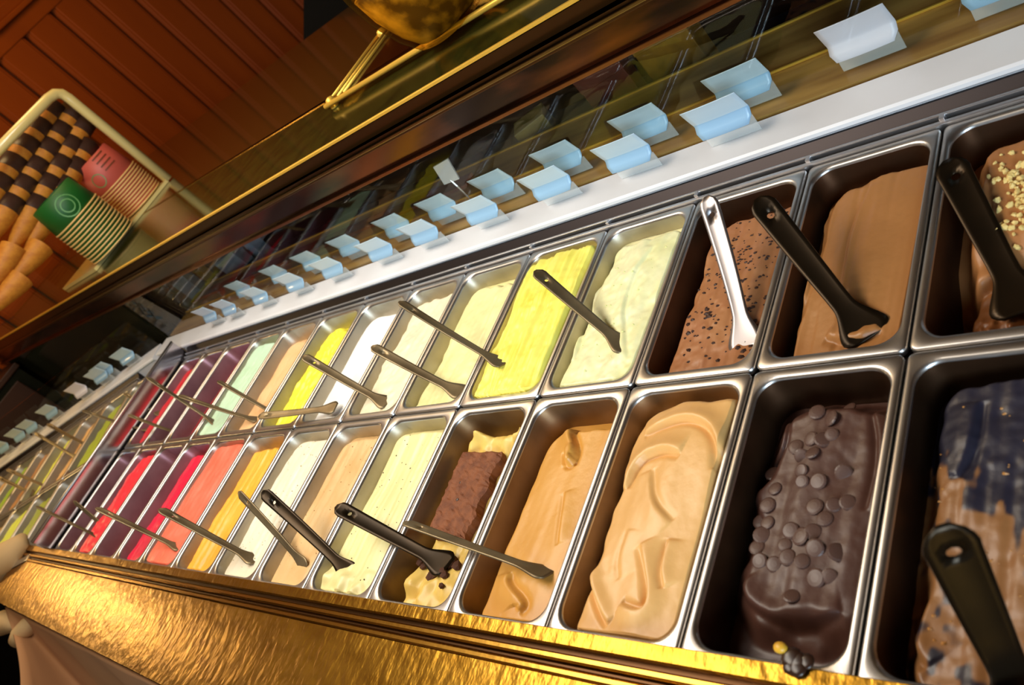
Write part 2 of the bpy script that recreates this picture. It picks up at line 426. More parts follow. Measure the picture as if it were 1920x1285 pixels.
def case_parts(root, xr, xl, ledge_l, ledge_r, name, label):
    """steel carcass of one display case; local frame: pans meet at y=0, x runs along the case."""
    t = empty(name); t.matrix_world = root
    tag(t, label, 'display case')
    P = lambda m, nm, mt: m.build(nm, mt, t)
    P(MB().box((xl, -.012, -.16), (xr, .012, -.0125)), 'centre_support', DSTEEL)
    P(MB().box((xl, -.34, -.17), (xr, .44, -.16)), 'well_floor', DSTEEL)
    P(MB().box((xl, .3195, -.03), (xr, .3255, .003), .0012), 'inner_rail', STEEL)
    P(MB().box((xl, .331, -.03), (xr, .3355, .0065), .0012), 'outer_rail', STEEL)
    P(MB().prism([(.338, -.16), (.338, .001), (.3505, .013), (.354, .013), (.354, -.16)], xl, xr), 'back_channel', DSTEEL)
    P(MB().prism([(.3545, -.16), (.3545, .0135), (.350, .0185), (.3505, .0235), (.354, .0260), (.4165, .0268), (.4165, -.16)], ledge_l, ledge_r), 'back_ledge', LEDGE)
    return t
ID = Matrix.Identity(4)
case1 = case_parts(ID, XK[0] + .004, -2.168, -2.395, .36, 'display_case', 'long steel gelato display case with white back ledge')
for k in range(2, 15):
    MB().box((XK[k] - .003, .3245, -.002), (XK[k] + .003, .332, .0068), .0008).build('rail_clip', STEEL, case1)
# polished end plate
ep = MB(); ep.slab([(-2.186, -.316), (-2.182, -.316), (-2.182, .345), (-2.186, .345)], -.12, .050)
ep.build('end_plate', mat('polished_steel', (205, 200, 205), 0.13, 1.0), case1)
ep2 = MB(); ep2.tube([(-2.184, -.318, .051), (-2.184, .02, .053), (-2.184, .345, .055)], .0045, 8)
ep2.build('end_plate_bead', STEEL, case1, True)
MB().box((-2.225, -.316, -.12), (-2.215, .345, .030), .002).build('outer_end_plate', STEEL, case1)

# brass service shelf along the front
sh = empty('service_shelf', (0, 0, 0)); tag(sh, 'hammered brass service shelf with grooved edge along the front of the pans', 'shelf')
XL, XR = -2.40, .62
m = MB(); m.prism([(-.3115, .004), (-.3115, .0115), (-.3125, .0125), (-.3265, .0125), (-.3280, .011), (-.3280, .004)], XL, XR); m.build('inner_edge', BRASS, sh)
def grv(y0, y1, z, mt, nm):
    MB().prism([(y0, -.02), (y0, z - .002), (y0 - .002, z), (y1 + .002, z), (y1, z - .002), (y1, -.02)], XL, XR).build(nm, mt, sh)
MB().prism([(-.3281, -.02), (-.3281, .004), (-.334, .004), (-.334, -.02)], XL, XR).build('groove', BRONZE, sh)
grv(-.334, -.342, .011, BRASST, 'bead'); grv(-.342, -.348, .006, BRONZE, 'groove'); grv(-.348, -.356, .011, BRASST, 'bead')
m = MB(); m.slab([(XL, -.357), (XR, -.357), (XR, -.545), (-.2, -.520), (-1.1, -.4985), (-2.31, -.473), (XL, -.471)], -.006, .0095)
m.build('top_plate', BRASS, sh)
m = MB(); m.slab([(XL, -.340), (XR, -.340), (XR, -.53), (-.2, -.506), (-1.1, -.485), (XL, -.458)], -.030, -.0205); m.build('underframe', DARKW, sh)
# dark front cabinet below
cab = empty('counter_cabinet', (0, 0, 0)); tag(cab, 'dark counter cabinet below the brass shelf', 'cabinet')
MB().box((XL + .02, -.44, -.95), (XR, -.3555, -.032)).build('body', BLACK, cab)
MB().box((XL + .06, -.452, -.90), (-.9, -.441, -.08), .004).build('door', BLACK, cab)
MB().box((-.88, -.452, -.90), (.5, -.441, -.08), .004).build('door', BLACK, cab)
for xx in (-1.0, -.78): MB().box((xx - .06, -.468, -.16), (xx + .06, -.453, -.148), .003).build('handle', BRONZE, cab)

# pans + gelato ---------------------------------------------------------------------------------
BACK = [None] * 15; FRONT = [None] * 15
flav_b = ['tan hazelnut-topped', 'smooth milk-brown', 'brown dark-flecked', 'pale lime-cream', 'bright lemon-yellow', 'ivory', 'speckled cream', 'pure white', 'vivid yellow narrow',
          'peach', 'mint-green', 'dark wine-red', 'dark plum', 'bright raspberry-red']
flav_f = ['brown and black glossy', 'dark chocolate', 'swirled caramel', 'smooth golden caramel', 'brownie-topped custard', 'black-flecked yellow', 'beige hazelnut', 'flecked off-white', 'orange',
          'coral-pink', 'crimson', 'near-empty mauve', 'strawberry-red', 'empty dark']
for c in range(14):
    x0, x1 = XK[c + 2], XK[c + 1]
    pan(x0, x1, .0012, PT, 'steel pan holding %s gelato in the back row' % flav_b[c], film_refl=FILM_REFL_CHOC if c < 3 else FILM_REFL_WINE if c in (11, 12, 13) else None)
    pan(x0, x1, -PT, -.0012, 'steel pan holding %s gelato in the front row' % flav_f[c] if c != 13 else 'dark empty steel pan at far end of the front row', film_refl=FILM_REFL_CHOC if c < 2 else FILM_REFL_CAR if c < 5 else FILM_REFL_WINE if c >= 10 else None)
pan(XK[1], XK[0], .0012, PT, 'steel pan at the right end of the back row', film_refl=FILM_REFL_CHOC)
pan(XK[1], XK[0], -PT, -.0012, 'steel pan at the right end of the front row', film_refl=FILM_REFL_CHOC)

def G(c, row, **k):
    x0, x1 = XK[c + 2] + .0015, XK[c + 1] - .0015
    y0, y1 = (.0012, PT) if row == 'b' else (-PT, -.0012)
    lab = (flav_b if row == 'b' else flav_f)[c] + ' gelato in its steel pan, ' + ('back row' if row == 'b' else 'front row')
    return gelato(x0, x1, y0, y1, lab, seed=17 * c + (3 if row == 'b' else 0), **k)
# --- back row
def b1mix(X, Y, m): return sstep(.10, .075, Y) * .8
gB1, hB1 = G(0, 'b', col=(176, 118, 68), zt=-.020, zl=-.052, ml=.020, mb=.022, mf=.018, wob=.008, dome=.008, rid=.0012, lump=.0008, res=(90, 150),
             strokes=[([(1790, 560), (1830, 520), (1900, 505)], .010, .006), ([(1850, 290), (1870, 400), (1850, 470)], .003, .005)],
             extra=lambda X, Y, Z, m: Z + sstep(.075, .035, Y) * .012 * (vnoise(X * 110, Y * 110, 4) + .6 * vnoise(X * 260, Y * 260, 5)) - .026 * sstep(.15, .07, Y),
             mixf=b1mix, mixc=(112, 62, 28))
gB2, hB2 = G(1, 'b', col=(172, 118, 66), zt=-.016, zl=-.046, ml=.012, mb=.020, wob=.006, dome=.006, tilt=(.05, -.01), rid=.0016, ridf=(70, 2), lump=.0003, res=(90, 160),
             strokes=[([(1500, 600), (1535, 480), (1545, 400), (1580, 352), (1640, 345)], .007, .006), ([(1640, 352), (1600, 430), (1590, 520), (1585, 560)], .002, .004),
                      ([(1600, 350), (1660, 330), (1700, 300), (1740, 292)], .006, .006), ([(1555, 640), (1610, 655), (1660, 630)], .006, .006)])
gB3, hB3 = G(2, 'b', col=(172, 116, 72), zt=-.018, zl=-.046, ml=.014, mb=.024, wob=.008, dome=.006, tilt=(.05, 0), rid=.0014, ridf=(60, 4), lump=.001, res=(80, 140), c2=(168, 108, 68))
gB4, hB4 = G(3, 'b', col=(244, 240, 188), zt=-.006, zl=-.026, ml=.014, mb=.028, wob=.012, dome=.008, rid=.0016, ridf=(60, 14), lump=.0012, res=(80, 140), c2=(236, 234, 166),
             strokes=[([(1090, 690), (1110, 600), (1150, 520)], .004, .006), ([(1190, 690), (1180, 600), (1200, 540), (1240, 480)], .003, .006)])
gB5, hB5 = G(4, 'b', col=(252, 240, 112), zt=-.001, zl=-.016, ml=.004, mb=.008, wob=.006, dome=.006, rid=.0036, ridf=(110, 9), lump=.0012, res=(80, 140), c2=(246, 226, 80))
gB6, hB6 = G(5, 'b', col=(243, 234, 166), zt=-.014, zl=-.034, ml=.014, mb=.028, wob=.014, dome=.004, rid=.0014, ridf=(60, 10), lump=.0008, res=(66, 120))
gB7, hB7 = G(6, 'b', col=(244, 232, 198), zt=-.012, zl=-.036, ml=.010, mb=.012, wob=.012, dome=.004, rid=.0014, ridf=(50, 20), lump=.0012, res=(60, 110), c2=(238, 226, 190))
gB8, hB8 = G(7, 'b', col=(255, 254, 250), zt=-.018, zl=-.040, ml=.014, mb=.026, wob=.004, dome=.008, rid=.0006, lump=.0004, res=(50, 90))
gB9, hB9 = G(8, 'b', col=(250, 238, 62), zt=-.020, zl=-.042, ml=.010, mb=.022, wob=.016, dome=.004, rid=.003, ridf=(70, 30), lump=.002, res=(60, 110))
gB10, hB10 = G(9, 'b', col=(248, 200, 146), zt=-.024, zl=-.040, ml=.006, mb=.020, wob=.006, rid=.0008, lump=.0004, res=(46, 80), c2=(242, 188, 128))
gB11, hB11 = G(10, 'b', col=(206, 238, 206), zt=-.008, zl=-.028, ml=.004, mb=.012, wob=.008, rid=.001, lump=.001, res=(46, 80), c2=(190, 226, 190))
gB12, hB12 = G(11, 'b', col=(150, 40, 48), zt=-.040, zl=-.055, ml=.004, mb=.01, rid=.001, lump=.001, res=(40, 70))
gB13, hB13 = G(12, 'b', col=(62, 46, 66), zt=-.060, zl=-.070, ml=.004, mb=.01, rid=.001, lump=.001, res=(40, 70))
gB14, hB14 = G(13, 'b', col=(212, 26, 42), zt=-.020, zl=-.034, ml=.006, mb=.016, wob=.006, rid=.001, lump=.0014, res=(40, 80))
# --- front row
def f1mix(X, Y, m):
    u = (X - .007) / .168; v = (Y + .3) / .3
    return sstep(.02, .16, vnoise(X * 26 + v * 2, Y * 9, 9) * .55 + vnoise(X * 150, Y * 90, 10) * .5 + sstep(.42, .78, v + .35 * (u - .3)) * .55 - .16)
gF1, hF1 = G(0, 'f', col=(150, 104, 62), zt=-.020, zl=-.050, ml=.014, mb=.012, w=.010, wob=.008, dome=.008, tilt=(.04, 0), rid=.002, ridf=(60, 8), lump=.0013, res=(100, 190), rough=.38,
             strokes=[([(1690, 1130), (1700, 1190), (1740, 1250)], .006, .006), ([(1800, 900), (1830, 840), (1840, 760)], .005, .006)], mixf=f1mix, mixc=(40, 38, 52), sss=.04)
gF2, hF2 = G(1, 'f', col=(80, 50, 40), zt=-.024, zl=-.052, ml=.010, mb=.022, mf=.034, w=.018, wob=.014, dome=.006, tilt=(.03, .02), rid=.0014, ridf=(50, 8), lump=.0006, res=(100, 170), rough=.42,
             strokes=[([(1400, 900), (1420, 860), (1470, 830), (1472, 770)], .006, .005), ([(1640, 760), (1655, 850), (1630, 960)], .004, .005), ([(1385, 1090), (1400, 1130), (1470, 1170), (1580, 1150)], .006, .006)],
             extra=lambda X, Y, Z, m: Z - .006 * sstep(.012, .0, np.hypot((X + .13) / .5, (Y + .12))) , sss=.04)
gF3, hF3 = G(2, 'f', col=(230, 178, 108), zt=-.008, zl=-.036, ml=.012, mb=.010, w=.013, wob=.010, dome=.010, tilt=(.04, .01), rid=.0008, ridf=(40, 5), lump=.0003, res=(110, 200),
             strokes=[([(1190, 930), (1215, 880), (1260, 862), (1300, 872)], .008, .006), ([(1225, 830), (1290, 805), (1345, 812), (1370, 850), (1368, 900)], .0075, .006), ([(1210, 800), (1245, 785), (1250, 775)], .006, .005),
                      ([(1110, 1060), (1118, 1050), (1125, 1110), (1145, 1160), (1160, 1185)], .008, .005), ([(1224, 1040), (1236, 1100), (1238, 1150), (1220, 1165), (1185, 1150)], .0075, .006),
                      ([(1275, 1030), (1262, 1080), (1268, 1120)], .005, .005), ([(1280, 1000), (1245, 960), (1240, 900)], .003, .007), ([(1200, 1010), (1180, 1060), (1185, 1100)], .002, .006)])
gF4, hF4 = G(3, 'f', col=(216, 156, 70), zt=-.016, zl=-.050, ml=.016, mb=.030, w=.011, wob=.005, dome=.006, tilt=(.05, 0), rid=.0010, ridf=(36, 2.5), lump=.0002, res=(100, 180),
             strokes=[([(920, 1110), (918, 1050), (940, 960), (985, 870), (1010, 830)], .007, .005), ([(1080, 880), (1090, 850), (1075, 815), (1090, 800), (1140, 793)], .009, .006),
                      ([(1068, 850), (1072, 880), (1085, 870)], .007, .005), ([(1068, 930), (1062, 990), (1060, 1030)], .003, .005), ([(985, 1155), (1000, 1140), (960, 1100), (965, 1080)], .006, .007)])
gF5, hF5 = G(4, 'f', col=(236, 200, 104), zt=-.036, zl=-.066, ml=.010, mb=.026, w=.008, wob=.010, dome=.002, rid=.002, ridf=(50, 30), lump=.0016, res=(80, 150),
             extra=lambda X, Y, Z, m: Z + .022 * sstep(-.085, -.045, Y) * m * (1 + vnoise(X * 70, Y * 70, 3)) + .010 * sstep(-.225, -.27, Y) * m * (1 + 1.6 * vnoise(X * 55, Y * 55, 8)))
gF6, hF6 = G(5, 'f', col=(240, 228, 162), zt=-.014, zl=-.030, ml=.006, mb=.010, wob=.004, dome=.002, rid=.0018, ridf=(70, 3), lump=.0005, res=(76, 140),
             extra=lambda X, Y, Z, m: Z + .006 * sstep(-.26, -.285, Y) * (1 + 2 * vnoise(X * 60, Y * 60, 2)))
gF7, hF7 = G(6, 'f', col=(228, 190, 134), zt=-.016, zl=-.030, ml=.006, mb=.010, wob=.004, dome=.002, rid=.0016, ridf=(70, 3), lump=.0005, res=(66, 120), c2=(218, 174, 114))
gF8, hF8 = G(7, 'f', col=(242, 230, 204), zt=-.012, zl=-.032, ml=.010, mb=.006, wob=.006, dome=.004, rid=.0012, lump=.0008, res=(60, 110))
gF9, hF9 = G(8, 'f', col=(250, 176, 56), zt=-.014, zl=-.044, ml=.022, mb=.014, wob=.010, dome=.006, rid=.003, ridf=(80, 4), lump=.001, res=(60, 110), c2=(250, 182, 70))
gF10, hF10 = G(9, 'f', col=(250, 112, 86), zt=-.004, zl=-.022, ml=.006, mb=.004, wob=.006, dome=.004, rid=.0012, lump=.0008, res=(50, 100), c2=(252, 132, 108))
gF11, hF11 = G(10, 'f', col=(222, 26, 66), zt=-.018, zl=-.042, ml=.016, mb=.012, wob=.010, dome=.004, rid=.002, ridf=(60, 20), lump=.001, res=(50, 90))
gF12, hF12 = G(11, 'f', col=(168, 60, 84), zt=-.074, zl=-.080, rid=.001, lump=.001, res=(36, 60))
gF13, hF13 = G(12, 'f', col=(240, 52, 66), zt=-.010, zl=-.034, ml=.010, mb=.010, wob=.010, dome=.004, rid=.002, ridf=(60, 20), lump=.0016, res=(50, 90))

# --- toppings
def drop_mesh():
    return MB().lathe([(.0001, -.0012), (.0066, -.0012), (.0082, -.0004), (.0081, .0006), (.0066, .0014), (.0035, .0018), (.0001, .0019)], 16).me('chocolate_drop')
dm = drop_mesh(); dm.materials.append(mat('chocolate_drop', (88, 62, 52), 0.42)); dm.polygons.foreach_set('use_smooth', [False] * len(dm.polygons))
rnd = random.Random(5)
for zx, zy in [(810,160),(715,210),(770,235),(690,315),(775,300),(740,320),(625,340),(650,380),(697,372),(650,440),(505,415),(535,500),(655,485),(720,485),(820,450),(505,565),(465,620),(505,635),(485,685),(465,735),
               (705,585),(785,580),(840,570),(748,635),(610,680),(652,705),(702,688),(585,735),(710,755),(597,785),(660,805),(800,770),(480,795),(540,810),(712,872),(768,865),(620,945)]:
    p = onz(1200 + zx * .4709, 680 + zy * .4709, -.022)
    z = hF2(p[0], p[1])
    o = link('chocolate_drop', dm, None, gF2)
    s = rnd.uniform(.86, 1.12)
    o.location = (p[0], p[1], z + .0012); o.scale = (s, s, s)
    o.rotation_euler = (rnd.gauss(0, .22), rnd.gauss(0, .22), rnd.uniform(0, 6))
# hazelnut pieces on the tan gelato
nm = MB()
g = bmesh.ops.create_icosphere(nm.bm, subdivisions=1, radius=.0036)
for v in g['verts']: v.co *= rnd.uniform(.7, 1.25)
nut = nm.me('nut_piece'); nut.materials.append(mat('chopped_nut', (236, 206, 128), .5))
for k in range(95):
    if k < 14: u, v = rnd.choice([(1868, 265), (1886, 290), (1880, 322), (1862, 340), (1871, 350), (1890, 250), (1852, 335), (1868, 385), (1880, 415), (1900, 300), (1822, 344), (1910, 520), (1895, 470)]); u += rnd.gauss(0, 4); v += rnd.gauss(0, 4)
    else: u, v = rnd.gauss(1915, 22), rnd.gauss(375, 38)
    p = onz(u, v, -.018)
    if not (.03 < p[0] < .158 and .03 < p[1] < .29): continue
    o = link('nut_piece', nut, None, gB1); s = rnd.uniform(.6, 1.25)
    o.location = (p[0], p[1], hB1(p[0], p[1]) + .001); o.scale = (s, s * rnd.uniform(.7, 1.2), s * .7); o.rotation_euler = (rnd.uniform(0, 6), rnd.uniform(0, 6), rnd.uniform(0, 6))
def flecks(parent, hz, x0, x1, y0, y1, n, size, col, seed, name='chocolate_flecks', density=None):
    r = random.Random(seed); V = []; F = []
    for _ in range(n):
        for _t in range(30):
            x, y = r.uniform(x0, x1), r.uniform(y0, y1)
            if density is None or r.random() < density(x, y): break
        z = hz(x, y); s = size * r.uniform(.4, 1.4); a = r.uniform(0, 6.3); b = len(V)
        for k in range(5):
            q = a + k * 1.2566; rr = s * r.uniform(.6, 1.1); V.append((x + rr * math.cos(q), y + rr * .7 * math.sin(q), z + .0002))
        V.append((x, y, z + s * .45 + .0004))
        F += [(b + k, b + (k + 1) % 5, b + 5) for k in range(5)] + [tuple(range(b + 4, b - 1, -1))]
    o = link(name, mesh(name, V, F), mat(name + '_m', col, .45), parent); o['kind'] = 'stuff'
    return o
flecks(gB3, hB3, -.285, -.17, .06, .27, 210, .0028, (58, 34, 24), 3, density=lambda x, y: .25 + .75 * math.exp(-((x + .215) / .04) ** 2 - ((y - .2) / .06) ** 2))
flecks(gB3, hB3, -.29, -.17, .03, .12, 50, .0042, (60, 34, 22), 4)
flecks(gF6, hF6, -.805, -.685, -.29, -.03, 46, .0016, (86, 80, 56), 5)
flecks(gF7, hF7, -.98, -.86, -.29, -.03, 40, .0015, (168, 116, 60), 6, 'nut_flecks')
flecks(gF8, hF8, -1.15, -1.03, -.29, -.03, 60, .0018, (170, 160, 112), 7, 'pistachio_flecks')
flecks(gB7, hB7, -1.14, -1.02, .03, .28, 36, .0017, (176, 156, 110), 8, 'vanilla_flecks')
flecks(gF1, hF1, .03, .15, -.28, -.05, 60, .0022, (190, 134, 70), 9, 'crumbs')
flecks(gB4, hB4, -.47, -.35, .03, .24, 40, .0020, (222, 226, 150), 11, 'pistachio_flecks')

# brownie slab lying on the custard gelato
def slab_px(quad, z0, th, seed, nu=14, nv=34):
    P = [onz(u, v, z0 + th)[:2] for u, v in quad]      # back-left, back-right, front-right, front-left
    V = []; r = np.random.RandomState(seed)
    for side in (1, 0):
        for j in range(nv):
            for i in range(nu):
                a, b = i / (nu - 1), j / (nv - 1)
                x = (1 - b) * ((1 - a) * P[0][0] + a * P[1][0]) + b * ((1 - a) * P[3][0] + a * P[2][0])
                y = (1 - b) * ((1 - a) * P[0][1] + a * P[1][1]) + b * ((1 - a) * P[3][1] + a * P[2][1])
                e = min(a, 1 - a, b, 1 - b)
                x += r.normal(0, .0006) + (.004 * math.sin(b * 19) * (a > .9)); y += r.normal(0, .0006)
                z = z0 + (th - (.003 if e == 0 else 0) + r.normal(0, .0006) - .006 * max(0, b - .85) / .15 * (r.rand()) if side else 0)
                V.append((x, y, z))
    F = []; n = nu * nv
    for j in range(nv - 1):
        for i in range(nu - 1):
            k = j * nu + i; F.append((k, k + nu, k + nu + 1, k + 1)); F.append((n + k, n + k + 1, n + k + nu + 1, n + k + nu))
    bd = [i for i in range(nu)] + [j * nu + nu - 1 for j in range(1, nv)] + [(nv - 1) * nu + i for i in range(nu - 2, -1, -1)] + [j * nu for j in range(nv - 2, 0, -1)]
    for k in range(len(bd)):
        a, b = bd[k], bd[(k + 1) % len(bd)]; F.append((a, b, n + b, n + a))
    return mesh('brownie', V, F)
BROWN = mat('brownie_crumb', (134, 76, 40), .75, noise=(60, (1, 1, 1), (104, 54, 26), .4, .7), bump=(220, (1, 1, 1), .5, .002))
bw = link('brownie', slab_px([(865, 845), (938, 846), (866, 1012), (797, 1000)], -.036, .020, 2), BROWN)
tag(bw, 'rectangular chocolate brownie lying on the custard gelato', 'brownie')
for cx, cy, rr in [(863, 905, .0022), (857, 937, .0026), (835, 1005, .003)]:
    p = onz(cx, cy, -.0155); b = MB().lathe([(.0001, -.0008), (rr, -.0006), (rr * .9, .0006), (.0001, .0010)], 9).build('air_hole', CHOC, bw); b.location = (p[0], p[1], -.0158)
m = MB(); r = random.Random(8)
for k in range(26):
    p = onz(r.gauss(838, 20), r.gauss(1072, 15), -.034)
    g = bmesh.ops.create_icosphere(m.bm, subdivisions=1, radius=r.uniform(.004, .010))
    for v in g['verts']: v.co = Vector((v.co.x * r.uniform(.7, 1.2) + p[0], v.co.y * r.uniform(.7, 1.2) + p[1], v.co.z * .8 + hF5(p[0], p[1]) + .003))
crm = m.build('brownie_crumbs', mat('dark_brownie_crumb', (84, 46, 24), .8), bw); crm['kind'] = 'stuff'

# ------------------------------------------------------------------ spatulas
def spat_mesh(P0, P1, P2, wid, side, face=False):
    """strip from the handle end P0 over the neck P1 to the blade tip P2."""
    P0, P1, P2 = map(Vector, (P0, P1, P2)); N = 40; K = 6
    L = (P1 - P0).length + (P2 - P1).length
    cen = []
    for i in range(N + 1):
        t = i / N; cen.append(P0 * (1 - t) ** 2 + P1 * 2 * t * (1 - t) + P2 * t * t)
    V = []; frm = []
    pm = cen[N // 3]; tnm = (cen[N // 3 + 1] - cen[N // 3 - 1]).normalized(); vw = (Vector(CP) - pm).normalized()
    if not face:
        w0 = tnm.cross(Vector((0, 0, 1))).normalized(); n0 = w0.cross(tnm); best = (9, 0)
        for q in range(-75, 76):
            rr = q * .02; nn_ = n0 * math.cos(rr) - w0 * math.sin(rr)
            e = abs(abs(nn_.dot(vw)) - side) + abs(rr) * .08
            if e < best[0]: best = (e, rr)
        side = best[1]
    for i, p in enumerate(cen):
        t = i / N; s = t * L
        tn = (cen[min(i + 1, N)] - cen[max(i - 1, 0)]).normalized()
        wv = tn.cross(Vector(CP) - p if face else Vector((0, 0, 1))); wv = wv.normalized() if wv.length > 1e-4 else Vector((1, 0, 0))
        nv = wv.cross(tn)
        c, sn = math.cos(side), math.sin(side); wv, nv = wv * c + nv * sn, nv * c - wv * sn
        h = wid / 2
        if s < h: hw = math.sqrt(max(h * h - (h - s) ** 2, (h * .25) ** 2))
        elif t < .62: hw = h * (1 - .25 * (t / .62))
        else: hw = h * .75 + (wid * .85 - h * .75) * float(sstep(.70, .96, np.array(t)))
        if t > .93: hw *= 1 - .35 * ((t - .93) / .07) ** 2
        frm.append((p, wv, tn))
        for k in range(K + 1):
            a = k / K * 2 - 1
            V.append(p + wv * (a * hw) + nv * (hw * .14 * (a * a) * (1 - max(0, t - .6) / .4)))
    rh = wid * .15
    for di in (-1, 0, 1):
        for dk in (-1, 0, 1):
            if di or dk:
                g_ = math.atan2(di, dk); V[(4 + di) * (K + 1) + 3 + dk] = frm[4][0] + frm[4][1] * (rh * math.cos(g_)) + frm[4][2] * (rh * math.sin(g_))
    F = []
    for i in range(N):
        for k in range(K):
            if i in (3, 4) and k in (2, 3): continue
            F.append((i * (K + 1) + k, i * (K + 1) + k + 1, (i + 1) * (K + 1) + k + 1, (i + 1) * (K + 1) + k))
    return mesh('spatula', V, F)
SP = [  # handle px, tip px, tip z, length, width, roll, label, bright
    ((1325, 368), (1400, 655), -.014, .205, .026, 0.85, 'bright shiny spatula standing in the brown dark-flecked gelato', 1),
    ((1420, 372), (1632, 634), -.010, .215, .031, 0.9, 'dark spatula with hanging hole standing in the smooth milk-brown gelato', 2),
    ((1776, 300), (1925, 585), -.028, .21, .034, 0.95, 'dark spatula leaning on the left wall of the hazelnut-topped gelato pan', 2),
    ((1765, 985), (1925, 1330), -.034, None, .034, 0, 'near-black spatula in the brown and black glossy gelato at the lower right', 2),
    ((1003, 508), (1178, 655), -.004, .205, .021, 0.7, 'brown-tinted spatula stuck in the pale lime-cream gelato', 0),
    ((748, 566), (945, 684), .003, .235, .017, 0.6, 'long dark spatula ending in the bright lemon-yellow gelato', 0),
    ((697, 650), (868, 738), -.008, .215, .019, 0.7, 'yellow-tinted spatula lying in the ivory gelato', 0),
    ((568, 668), (728, 758), -.008, .23, .019, 0.7, 'brownish spatula ending in the speckled cream gelato', 0),
    ((485, 781), (630, 764), .004, .22, .018, 0.5, 'grey spatula lying level across the white and vivid yellow pans', 0),
    ((408, 715), (520, 778), -.020, .215, .013, 0.5, 'thin spatula with its tip in the peach gelato', 0),
    ((275, 708), (408, 797), -.012, .25, .014, 0.5, 'thin spatula reaching down into the mint-green gelato', 0),
    ((335, 742), (485, 788), -.020, .25, .014, 0.5, 'red-stained spatula whose tip is hidden in the peach pan', 0),
    ((233, 738), (301, 778), -.022, .20, .013, 0.5, 'dim short spatula in the bright raspberry-red pan', 0),
    ((154, 770), (280, 806), -.022, .23, .014, 0.5, 'dark red-stained spatula lying out over the end plate', 0),
    ((240, 778), (348, 816), -.035, .21, .012, 0.5, 'grey spatula in the dark wine-red pan', 0),
    ((630, 950), (840, 1062), -.022, .225, .024, 0.75, 'thick black-brown spatula stuck under the brownie', 2),
    ((757, 980), (1030, 1078), -.004, .255, .017, 0.42, 'long thin spatula lying on the smooth golden caramel gelato', 0),
    ((492, 922), (660, 1082), -.016, .23, .021, 0.8, 'curved dark spatula in the black-flecked yellow gelato', 2),
    ((447, 923), (575, 1068), -.016, .225, .017, 0.5, 'slim pale spatula in the beige hazelnut gelato', 0),
    ((298, 955), (482, 1053), -.012, .235, .019, 0.6, 'pale wide-handled spatula with its tip in the flecked off-white gelato', 0),
    ((180, 953), (342, 1030), -.008, .245, .017, 0.5, 'dark spatula with its tip in the coral-pink gelato', 0),
    ((138, 940), (230, 1022), -.060, .22, .013, 0.5, 'reddish spatula leaning in the near-empty mauve pan', 0),
    ((68, 950), (192, 1010), -.020, .235, .011, 0.5, 'thin spatula at the far end, tip in the strawberry-red gelato', 0),
    ((88, 795), (168, 838), -.02, .22, .014, 0.6, 'dark spatula nearest the end plate in the angled far case', 0),
    ((65, 812), (146, 860), -.02, .23, .013, 0.6, 'second dark spatula in the angled far case', 0),
    ((12, 880), (93, 915), -.02, .23, .013, 0.6, 'third dark spatula in the angled far case, over brown gelato', 0),
    ((-6, 894), (62, 926), -.02, .23, .014, 0.6, 'dark spatula at the left picture edge in the angled far case', 0),
]
for hp, tp, tz, L, wid, roll, lab, br in SP:
    T = onz(tp[0], tp[1], tz)
    Hn = onlen(hp[0], hp[1], T, L) if L else onz(hp[0], hp[1], .155)
    d = Hn - T; hd = np.array([d[0], d[1], 0]); n_ = np.linalg.norm(hd); hd = hd / n_
    P1 = T + (hd * min(.075, .42 * n_) + np.array([0, 0, .006 + .10 * max(0, d[2])]) if L else d * .35)
    o = link('spatula', spat_mesh(Hn, P1, T, wid, 0 if not L else roll, not L), SPATB if br == 1 else SPATD if br == 2 else SPATM, None, True)
    sm = o.modifiers.new('thick', 'SOLIDIFY'); sm.thickness = .0022; sm.offset = 0
    tag(o, lab, 'spatula', 'serving spatulas')

# ------------------------------------------------------------------ angled far case
A2 = math.radians(19.0)
R2 = Matrix.Translation((-2.519, -.074, 0)) @ Matrix.Rotation(A2, 4, 'Z')
c2 = case_parts(R2, .135, -1.15, -1.15, .245, 'display_case', 'second steel gelato case turned at an angle beyond the end plate')
gx = .255
f2b = [('lime-green', (198, 221, 74)), ('olive-green', (180, 194, 67)), ('pale toffee', (241, 192, 124)), ('yellow-green', (241, 248, 108)), ('brown praline', (189, 140, 92)), ('leaf-green', (158, 189, 67)), ('buff', (225, 180, 117)), ('grass-green', (169, 198, 79)), ('cream-green', (232, 241, 158))]
f2f = [('dark empty', (33, 45, 38)), ('avocado', (169, 180, 67)), ('chartreuse', (232, 244, 94)), ('olive-brown', (180, 146, 79)), ('moss-green', (144, 169, 67)), ('pale pistachio', (214, 232, 135)), ('mustard', (221, 192, 72)), ('fern-green', (153, 180, 74)), ('light toffee', (235, 192, 124))]
for k in range(8):
    for row, (fl, cc) in (('back', f2b[k]), ('front', f2f[k])):
        if k == 7 and row == 'front': continue
        g0 = .285 if row == 'back' else .125
        x1, x0 = g0 - k * .168, g0 - (k + 1) * .168
        y0, y1 = (.0012, PT) if row == 'back' else (-PT, -.0012)
        pan(x0, x1, y0, y1, 'steel pan of %s gelato in the angled far case' % fl, R2)
        rr = random.Random(k * 7 + (row == 'back'))
        gelato(x0 + .0015, x1 - .0015, y0, y1, fl + ' gelato in the ' + row + ' row of the angled far case', cc, zt=-.014 - .01 * rr.random() - (.05 if fl == 'dark empty' else 0), zl=-.04 - (.04 if fl == 'dark empty' else 0),
               ml=.01, mr=.001, mb=.014, mf=.008, wob=.012, rid=.002, ridf=(60, 12), lump=.0014, res=(34, 60), seed=300 + k, root=R2, px=False)
MB().prism([(-.3195, -.2), (-.3195, .012), (-.34, .012), (-.34, -.2)], -1.15, .125).build('front_rim', STEEL, c2)
MB().box((-1.15, -.42, -.95), (-.06, -.341, -.03)).build('front_panel', BLACK, c2)

